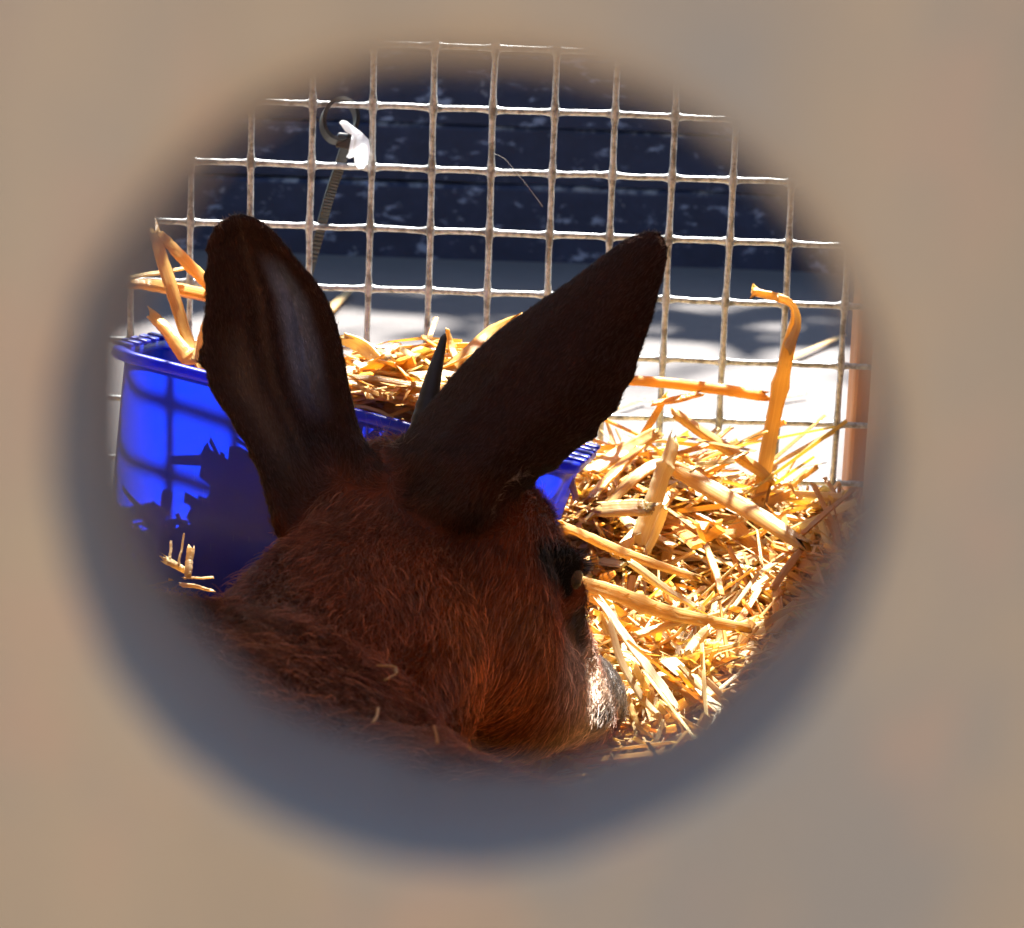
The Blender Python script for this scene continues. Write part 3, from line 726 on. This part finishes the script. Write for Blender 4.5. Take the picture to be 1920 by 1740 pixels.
# ------------------------------------------------------------------ straw
def bed(x, y):
    return (0.046 + 0.036 * np.exp(-((x - 0.045) / 0.032) ** 2 - ((y - 1.04) / 0.06) ** 2) + 0.010 * np.exp(-((x - 0.14) / 0.03) ** 2 - ((y - 1.05) / 0.08) ** 2) + 0.022 * np.exp(-((x - 0.15) / 0.022) ** 2 - ((y - 0.95) / 0.11) ** 2)
            - 0.012 * np.exp(-((x - 0.03) / 0.03) ** 2 - ((y - 0.86) / 0.04) ** 2)
            + 0.006 * np.sin(x * 47 + y * 21) + 0.005 * np.sin(y * 39 - x * 30))
def straw_mass(name, C_, ln, wd, tilt, palette, label=None, avoid=True, bend=0.12, m=6, K=4, cat=None, thin=0.26, tubbed=False):
    N = len(C_); az = rng.uniform(0, 2 * np.pi, N); el = np.clip(rng.normal(size=N) * tilt, -0.6, 0.6)
    d = np.stack([np.cos(az) * np.cos(el), np.sin(az) * np.cos(el), np.sin(el)], -1)
    up = norm(rng.normal(size=(N, 3)) * 0.55 + [0, 0, 1.0]); s = norm(np.cross(d, up)); nn = np.cross(s, d)
    if avoid:
        ok = np.ones(N, bool)
        for f in np.linspace(-0.52, 0.52, 13):
            p = C_ + d * (ln * f)[:, None]
            inside = ((p > O0) & (p < O1)).all(1); ok &= ~(inside & (sdf_at(p) < 0.0025))
            ok &= (p[:, 0] > XL + 0.003) & (p[:, 0] < XR - 0.003) & (p[:, 1] < YM - 0.004) & (p[:, 2] > 0.001)
            l = p - FLc; a, b, c = l @ uu, l @ vv, l @ ww
            inb = (a > -0.004) & (a < LU + 0.004) & (b > -0.005) & (b < DW + 0.004) & (c < 0.004) & (c > -HT - 0.01)
            wall_in = (a < 0.012) | (a > LU - 0.012) | (b < 0.012) | (b > DW - 0.012)
            ok &= ~((c < 0.003) & wall_in) if tubbed else ~inb
        C_, d, s, nn, ln, wd = C_[ok], d[ok], s[ok], nn[ok], ln[ok], wd[ok]; N = len(C_)
    tt = np.linspace(-0.5, 0.5, K); bd = rng.normal(size=N) * bend; kb = rng.normal(size=N) * bend
    ctr = C_[:, None] + d[:, None] * (ln[:, None] * tt)[..., None] + nn[:, None] * (ln * bd)[:, None, None] * (0.25 - tt ** 2)[None, :, None] * 2 + s[:, None] * (ln * kb)[:, None, None] * (0.25 - tt ** 2)[None, :, None]
    a = np.arange(m) / m * 2 * np.pi
    tw = rng.normal(size=N)[:, None] * 0.5 * (tt[None] + 0.5)
    ca, sa = np.sign(np.cos(a)) * np.abs(np.cos(a)) ** 0.7, np.sign(np.sin(a)) * np.abs(np.sin(a)) ** 0.5
    S2 = s[:, None] * np.cos(tw)[..., None] + nn[:, None] * np.sin(tw)[..., None]; N2_ = nn[:, None] * np.cos(tw)[..., None] - s[:, None] * np.sin(tw)[..., None]
    wk = wd[:, None] * (1 + 0.22 * rng.normal(size=(N, K)))
    th = rng.uniform(thin * 0.4, thin * 1.8, N)
    V = ctr[:, :, None] + S2[:, :, None] * (ca[None, None] * wk[..., None])[..., None] + N2_[:, :, None] * (sa[None, None] * (wk * th[:, None])[..., None])[..., None]
    V = V.reshape(-1, 3)
    i = np.arange(K - 1)[:, None] * m; j = np.arange(m)[None]; j2 = (j + 1) % m
    f1 = np.stack([i + j, i + j2, i + m + j2, i + m + j], -1).reshape(-1, 4)
    Fq = (f1[None] + (np.arange(N) * m * K)[:, None, None]).reshape(-1, 4)
    pal = np.array(palette); c = pal[rng.integers(0, len(pal), N)] * rng.lognormal(0.03, 0.14, N)[:, None]
    colv = np.repeat(np.clip(c, 0, 0.85), m * K, axis=0)
    uvx = (ln[:, None] * (tt[None] + 0.5) + rng.random(N)[:, None] * 7)
    uv = np.stack([np.broadcast_to(uvx[..., None], (N, K, m)).ravel(), np.broadcast_to(np.abs(a / np.pi - 1)[None, None] + rng.random(N)[:, None, None] * 9, (N, K, m)).ravel()], -1)
    return obj_np(name, V, Fq, M_STRAW, None, False, colv, uv)
PAL = [(0.80, 0.61, 0.26), (0.78, 0.54, 0.20), (0.82, 0.67, 0.34), (0.72, 0.47, 0.16), (0.84, 0.74, 0.48), (0.72, 0.49, 0.19), (0.80, 0.64, 0.31)]
def cloud(n, x0, x1, y0, y1, deep):
    x = rng.uniform(x0, x1, n); y = rng.uniform(y0, y1, n); h = bed(x, y)
    return np.stack([x, y, h - deep * rng.random(n) ** 1.3 + 0.002], -1)
N_A = 5200
CA = np.vstack([cloud(13000, -0.03, XR, 0.74, YM, 0.024), cloud(1400, XL, 0.05, 0.72, YM, 0.035), cloud(1500, XL, XR, 0.30, 0.78, 0.03)])
n = len(CA)
L1 = rng.gamma(2.6, 0.017, n) + 0.014; L1 = np.minimum(L1, 0.13); W1 = rng.gamma(2.2, 0.00036, n) + 0.00035
CW = cloud(3200, 0.095, XR - 0.004, 0.78, YM - 0.005, 0.03); CA = np.vstack([CA, CW]); L1 = np.append(L1, rng.uniform(0.012, 0.04, len(CW))); W1 = np.append(W1, rng.gamma(2.2, 0.00034, len(CW)) + 0.0004)
sb = straw_mass('straw_bedding', CA, L1, W1, 0.32, PAL); tag(sb, 'golden straw bedding covering the crate floor', 'straw', kind='stuff')
CB = np.vstack([cloud(15000, -0.03, XR, 0.74, YM, 0.018), cloud(1500, XL, 0.05, 0.72, YM, 0.02)]); n = len(CB); CB[:, 2] += 0.002
L2 = rng.gamma(2.0, 0.005, n) + 0.004; W2 = rng.gamma(1.6, 0.00030, n) + 0.00020
sc_ = straw_mass('straw_chaff', CB, L2, W2, 0.5, PAL, m=4, K=3); tag(sc_, 'fine broken chaff strewn over the straw bedding', 'chaff', kind='stuff')
# straw inside the tub
n = 1900
a = rng.uniform(0.008, LU - 0.012, n); b = rng.uniform(0.010, DW - 0.010, n)
top = -0.012 + 0.022 * np.exp(-((a - 0.110) / 0.045) ** 2) + 0.016 * (b / DW) * np.exp(-((a - 0.12) / 0.06) ** 2)
c = top - 0.030 * rng.random(n) ** 1.2
CT = FLc + uu * a[:, None] + vv * b[:, None] + ww * c[:, None]
keep = a > 0.045
n2 = 3800
a2 = rng.uniform(0.014, LU - 0.014, n2); b2 = rng.uniform(0.012, DW - 0.012, n2); c2 = rng.uniform(-0.088, -0.040, n2)
CT = np.vstack([CT[keep], FLc + uu * a2[:, None] + vv * b2[:, None] + ww * c2[:, None]]); n = len(CT)
st = straw_mass('tub_straw', CT, rng.gamma(2.4, 0.008, n) + 0.008, rng.gamma(3, 0.0003, n) + 0.0003, 0.22, PAL, tubbed=True)
tag(st, 'broken straw heaped inside the blue tub', 'straw', kind='stuff')

# single stalks that stand out
def hero(px, D, w, label, colr=(0.60, 0.36, 0.10), flat=0.45, up=None, K=34, m=12, node=None, split=False, group=None):
    D = [D] * len(px) if np.isscalar(D) else D
    p = catmull([P(x, y, d) for (x, y), d in zip(px, D)], K)
    L = np.linspace(0, 1, K); r = (np.interp(L, np.linspace(0, 1, len(w)), w) / 2) * np.mean(D) / F_PX
    r = r * (1 + 0.02 * np.sin(L * 9 + rng.random() * 6) + 0.008 * rng.normal(size=K))
    if node is not None: r = r * (1 + 0.35 * np.exp(-((L - node) / 0.025) ** 2))
    p = p + np.stack([wob(K, 0.0003) for _ in range(3)], -1)
    upv = norm(np.array([0, -0.55, 1.0]) + rng.normal(size=3) * 0.25) if up is None else up
    if up is None and abs(norm(p[-1] - p[0])[2]) > 0.75: upv = norm(np.array([0.5, -1.0, 0.2]))
    V, Fq, uv = tube(p, r, m, flat, upv, caps=True, sq=True)
    Lr = np.arange(len(V)) // m; ang = np.arange(len(V)) % m
    V = V + (rng.normal(size=(m, 3)) * min(0.00028, 0.10 * r.mean()))[ang] + rng.normal(size=V.shape) * min(0.00006, 0.03 * r.mean())       # lengthwise ribs
    ends = (Lr == 0) | (Lr == K - 1)
    V[ends] += norm(p[1] - p[0]) * rng.normal(size=(ends.sum(), 1)) * r.mean() * 0.7            # torn ends
    cc = np.clip(np.array(colr) * rng.lognormal(0, 0.06), 0, 0.85)
    o0 = V.mean(0) * 0 + p[0]
    o = obj_np('straw_stalk', V - o0, Fq, M_STRAW, None, True, np.tile(cc, (len(V), 1)), uv); o.location = Vector(o0)
    tag(o, label, 'straw', group or 'single straw stalks standing out of the bedding'); return o
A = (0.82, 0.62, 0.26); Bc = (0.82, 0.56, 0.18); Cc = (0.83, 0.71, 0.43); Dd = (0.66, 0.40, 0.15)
hero([(1422, 960), (1440, 850), (1462, 735), (1480, 650), (1491, 595), (1484, 572), (1462, 560), (1410, 549)], 1.085, [32, 33, 30, 30, 18, 12, 15, 13], 'tall straw stalk rising against the mesh, its top bent over', A, node=0.30)
hero([(1478, 655), (1494, 610), (1493, 582), (1478, 563), (1460, 556)], 1.083, [22, 14, 10, 10, 8], 'thin split strand beside the bent top of the tall stalk', Cc)
hero([(1150, 710), (1300, 724), (1436, 743)], [1.06, 1.075, 1.085], [18, 22, 20], 'long straight orange stalk lying level across the mesh', Bc, flat=0.6)
hero([(1222, 757), (1268, 748), (1310, 738)], 1.07, [12, 17, 15], 'short orange stalk just under the level one', Bc)
hero([(1195, 835), (1222, 790), (1250, 740)], 1.075, [14, 16, 12], 'thin stalk slanting up behind the short orange one', Bc)
hero([(1264, 775), (1340, 825), (1425, 883), (1450, 900)], [1.06, 1.07, 1.08, 1.085], [22, 26, 24, 16], 'yellow stalk sloping down towards the foot of the tall one', A)
hero([(1240, 862), (1330, 915), (1430, 972), (1512, 1026)], [1.03, 1.02, 1.00, 0.985], [34, 38, 36, 26], 'broad flattened stalk sloping across the top of the bedding', A, flat=0.3)
hero([(1264, 828), (1245, 880), (1222, 950), (1200, 1014)], [1.01, 1.005, 1.0, 0.995], [22, 30, 34, 36], 'stout pale stub leaning out of the bedding with cut tip', Cc, flat=0.7, node=0.30)
hero([(1246, 950), (1235, 985), (1215, 1030)], 0.99, [16, 18, 14], 'short pale splinter at the foot of the stout stub', Cc)
hero([(1108, 885), (1165, 850), (1232, 812)], [1.03, 1.045, 1.05], [30, 34, 26], 'wide split husk beside the rim of the blue tub', A, flat=0.25)
hero([(1105, 935), (1150, 885), (1200, 838)], [1.00, 1.02, 1.03], [22, 30, 22], 'ragged husk leaning up next to the tub corner', Bc, flat=0.25)
hero([(1130, 955), (1190, 895), (1245, 865), (1300, 880)], [1.0, 1.01, 1.02, 1.02], [20, 26, 24, 14], 'arched husk crossing behind the stout stub', A, flat=0.25)
hero([(1080, 940), (1072, 880), (1100, 820), (1106, 806)], [0.985, 1.0, 1.0, 1.0], [12, 12, 10, 6], 'thin upright stalk touching the tub corner', Cc)
hero([(1270, 850), (1330, 830), (1370, 800)], [1.07, 1.075, 1.08], [10, 14, 8], 'thin twig of straw crossing the sloping yellow stalk', Bc)
hero([(1290, 895), (1350, 870), (1395, 850)], [1.06, 1.065, 1.07], [18, 22, 12], 'split stalk near the mesh behind the broad flattened one', Bc)
hero([(1125, 955), (1200, 952), (1212, 955)], [0.99, 0.99, 0.99], [34, 40, 34], 'short wide piece of husk below the tub corner', A, flat=0.25)
hero([(1055, 985), (1110, 1010), (1190, 1045), (1310, 1085)], [0.92, 0.93, 0.935, 0.94], [18, 22, 20, 14], 'long yellow stalk running from behind the brow', A)
hero([(1180, 1055), (1250, 1105), (1305, 1138)], [0.925, 0.92, 0.915], [16, 16, 10], 'pale stalk branching below the long yellow one', Cc)
hero([(1082, 1090), (1160, 1115), (1260, 1150), (1400, 1178)], [0.88, 0.885, 0.895, 0.91], [24, 30, 28, 18], 'thick orange stalk running out beside the eye', A, node=0.48)
hero([(1190, 1190), (1260, 1170), (1290, 1162)], [0.89, 0.895, 0.90], [16, 16, 12], 'short stalk under the thick orange one', A)
hero([(1128, 1130), (1180, 1205), (1235, 1280), (1268, 1325)], [0.878, 0.874, 0.870, 0.866], [20, 28, 24, 14], 'bright white straw blade sloping down past the muzzle', (0.80, 0.70, 0.50), flat=0.2)
hero([(1140, 1160), (1165, 1240), (1205, 1310), (1238, 1345), (1232, 1362)], [0.872, 0.866, 0.86, 0.856, 0.855], [12, 16, 16, 12, 6], 'narrow bent stalk next to the bright white blade', Cc)
hero([(1175, 1300), (1190, 1345), (1205, 1375)], [0.86, 0.857, 0.855], [14, 14, 10], 'short thin stalk in front of the nose', A)
hero([(1322, 1020), (1340, 1070), (1352, 1115)], [0.955, 0.94, 0.93], [10, 14, 10], 'small dangling strand in the middle of the bedding', Bc)
hero([(1290, 1225), (1310, 1200), (1332, 1178)], [0.885, 0.89, 0.89], [18, 24, 20], 'pale cut stub in front of the muzzle', Cc)
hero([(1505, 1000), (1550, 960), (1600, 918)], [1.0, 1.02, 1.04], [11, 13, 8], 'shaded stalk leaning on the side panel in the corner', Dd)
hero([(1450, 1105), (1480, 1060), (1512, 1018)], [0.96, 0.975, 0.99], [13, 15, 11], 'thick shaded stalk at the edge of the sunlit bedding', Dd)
hero([(1405, 935), (1440, 920), (1475, 905), (1490, 930)], [1.08, 1.085, 1.09, 1.09], [8, 10, 10, 8], 'small bent strand at the foot of the mesh', A)
hero([(1090, 1400), (1110, 1380), (1140, 1355)], [0.83, 0.835, 0.84], [20, 20, 12], 'orange sliver under the chin', Bc)
hero([(1185, 1440), (1225, 1400), (1245, 1350)], [0.825, 0.828, 0.832], [10, 10, 8], 'thin crossing strand at the bottom of the bedding', Cc)
# left of the near ear, standing in the tub
hero([(288, 432), (315, 520), (348, 620), (385, 705)], [1.02, 1.015, 1.01, 1.0], [26, 30, 26, 24], 'tall orange stalk standing in the tub', Bc)
hero([(296, 436), (335, 475), (405, 545)], [1.02, 1.02, 1.02], [20, 24, 26], 'orange stalk leaning from the top of the tall tub stalk', Bc)
hero([(240, 528), (300, 535), (405, 556)], [1.03, 1.03, 1.02], [26, 30, 28], 'wide orange stalk lying level above the tub', Bc)
hero([(240, 520), (300, 510), (350, 503)], [1.028, 1.028, 1.028], [10, 11, 8], 'thin strand crossing above the level tub stalk', Cc)
hero([(284, 590), (318, 625), (352, 668), (372, 672)], [1.01, 1.005, 1.0, 1.0], [20, 24, 34, 22], 'knotted thick stalk poking out of the tub', Bc, node=0.7)
hero([(366, 680), (378, 640), (390, 600)], [0.995, 1.0, 1.0], [18, 20, 14], 'short yellow stalk beside the ear over the tub rim', A)
# over the tub behind the horn
hero([(842, 700), (880, 668), (930, 628), (975, 598)], [0.985, 0.99, 1.0, 1.0], [30, 44, 46, 26], 'broad curled orange husk behind the horn', Bc, flat=0.2)
hero([(838, 618), (846, 650), (862, 690)], [1.0, 0.998, 0.99], [8, 14, 16], 'thin pale strand rising behind the horn tip', A)
hero([(640, 635), (680, 650), (720, 690)], [1.0, 1.0, 0.99], [22, 26, 18], 'pale husk at the edge of the tub straw beside the ear', Cc, flat=0.25)
hero([(655, 715), (720, 722), (790, 740)], [0.975, 0.975, 0.97], [14, 20, 14], 'yellow stalk lying along the tub straw', A)
# in front of the tub, lower left
for k, (pp, ww_) in enumerate([([(318, 1055), (322, 1015)], [6, 5]), ([(335, 1060), (345, 1000)], [5, 4]), ([(352, 1080), (358, 1030)], [14, 16]), ([(345, 1082), (400, 1084)], [8, 8]), ([(340, 1095), (402, 1108)], [12, 6]), ([(312, 1050), (345, 1068)], [20, 18])]):
    hero(pp, [0.83, 0.835], ww_, ['thin upright straw bit at the shoulder', 'hair-thin straw bit tilted at the shoulder', 'short wide straw flake behind the shoulder', 'small level straw bit behind the shoulder', 'pale straw sliver lowest behind the shoulder', 'straw clump piece leftmost behind the shoulder'][k], Cc, group='straw bits behind the shoulder')
# straw crumbs caught in the coat of the back
for k, (pp, ww_) in enumerate([([(712, 1247), (738, 1252), (745, 1264)], [8, 12, 6]), ([(722, 1275), (742, 1264)], [8, 5]), ([(700, 1352), (712, 1328)], [6, 6]), ([(815, 1362), (822, 1395)], [7, 6])]):
    D_ = 0.0
    pts3 = []
    for (x, y) in pp:
        D_ = 0.6
        while D_ < 0.9 and sdf_at(P(x, y, D_)[None])[0] > 0.0045: D_ += 0.002
        pts3.append(D_)
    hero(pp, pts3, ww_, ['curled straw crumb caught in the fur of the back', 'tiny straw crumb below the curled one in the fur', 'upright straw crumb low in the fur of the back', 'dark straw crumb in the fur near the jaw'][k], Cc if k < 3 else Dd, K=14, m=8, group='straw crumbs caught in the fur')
# stray straws on the paving outside
for k, (a_, b_, w_) in enumerate([((1195, 751), (1232, 753), 6), ((1480, 672), (1585, 628), 12), ((1465, 745), (1512, 738), 10), ((1130, 775), (1210, 748), 9), ((614, 585), (655, 545), 22)]):
    d1_, d2_ = PZ(*a_, GZ + 0.004), PZ(*b_, GZ + 0.004)
    D1_, D2_ = (d1_ - CAM) @ _f, (d2_ - CAM) @ _f
    hero([a_, b_], [D1_, D2_], [w_, w_ * 0.6], ['tiny straw bit on the sunlit paving', 'frayed pale straw on the paving by the post', 'short white straw on the paving near the tall stalk', 'pale straw on the paving beside the ear', 'pale dry leaf piece on the dappled paving'][k], Cc, up=np.array([0, 0, 1.0]), group='stray straw on the paving')

# ------------------------------------------------------------------ cable tie, tag, spider thread
tie = empty('cable_tie', PY(640, 210, YM)); tag(tie, 'black cable tie looped round a mesh wire, long tail hanging', 'cable tie')
TO = PY(640, 210, YM)
def ribbon(name, path, wdir, w, th, parent, mat, teeth=0):
    path = np.asarray(path); T = norm(np.gradient(path, axis=0)); Wd = norm(np.asarray(wdir) - T * (T * np.asarray(wdir)).sum(1, keepdims=True)); Nn = np.cross(T, Wd)
    V = []; n = len(path)
    for i in range(n):
        t_ = th * (1.25 if teeth and i % 2 else 1.0)
        for a_, b_ in ((-1, -1), (1, -1), (1, 1), (-1, 1)): V.append(path[i] + Wd[i] * a_ * w[i] / 2 + Nn[i] * b_ * t_ / 2)
    i = np.arange(n - 1)[:, None] * 4; j = np.arange(4)[None]; j2 = (j + 1) % 4
    Fq = np.stack([i + j, i + j2, i + 4 + j2, i + 4 + j], -1).reshape(-1, 4)
    Fq = np.vstack([Fq, [[0, 3, 2, 1]], [[4 * n - 4, 4 * n - 3, 4 * n - 2, 4 * n - 1]]])
    return obj_np(name, np.array(V), Fq, mat, parent, smooth=False)
ang = np.linspace(R(-60), R(290), 60)
c0 = PY(637, 226, YM)
loop = np.array([c0 + np.array([math.cos(a) * 0.0068, 0.0045 * math.sin(a * 1.0 + 0.6), math.sin(a) * 0.0080]) for a in ang])
ribbon('loop', loop - TO, np.tile([0.35, -0.75, 0.55], (60, 1)), np.full(60, 0.0046), 0.0016, tie, M_TIE)
hb = box_bm((-0.0042, -0.003, -0.0028), (0.0042, 0.003, 0.0028), 0.0008); o = obj_bm('head', hb, M_TIE, tie); o.location = Vector(PY(650, 265, YM - 0.001) - TO); o.rotation_euler = (0.1, 0.12, 0.0)
tl = catmull([PY(650, 268, YM + 0.004), PY(637, 310, YM + 0.006), PY(617, 370, YM + 0.008), PY(598, 440, YM + 0.010), PY(575, 525, YM + 0.012), PY(560, 590, YM + 0.012)], 110)
ribbon('tail', tl - TO, np.tile([0.95, 0.25, 0.25], (110, 1)), np.linspace(0.0046, 0.0036, 110), 0.0012, tie, M_TIE, teeth=1)
tagp = [(636, 230), (641, 225), (650, 227), (664, 238), (680, 250), (692, 262), (694, 285), (690, 304), (682, 316), (672, 317), (665, 308), (664, 294), (655, 298), (649, 294), (653, 287), (661, 279), (664, 268), (668, 258), (660, 253), (648, 247)]
bm = bmesh.new(); fr = []; bk = []
for i, (x, y) in enumerate(tagp):
    dy = 0.003 + 0.004 * math.sin((y - 225) / 90 * 3.0) - 0.00008 * (x - 660)
    fr.append(bm.verts.new(Vector(PY(x, y, YM - 0.004 - dy) - TO))); bk.append(bm.verts.new(Vector(PY(x, y, YM - 0.0028 - dy) - TO)))
n = len(tagp); ff = bm.faces.new(fr); fb = bm.faces.new(bk[::-1])
for i in range(n): bm.faces.new([fr[i], bk[i], bk[(i + 1) % n], fr[(i + 1) % n]])
bmesh.ops.triangulate(bm, faces=[ff, fb])
o = obj_bm('plastic_tag', bm, M_TAG); o.location = Vector(TO); tag(o, 'small torn white plastic tag hanging from the cable tie', 'tag')
sp = catmull([PY(926, 288, YM - 0.004), PY(945, 297, YM - 0.004), PY(963, 317, YM - 0.004), PY(990, 350, YM - 0.004), PY(1018, 388, YM - 0.003)], 30)
V, Fq, uv = tube(sp - sp[0], 0.00004, 6); o = obj_np('spider_thread', V, Fq, M_SILK); o.location = Vector(sp[0]); tag(o, 'thin spider thread strung between two mesh wires', 'thread')
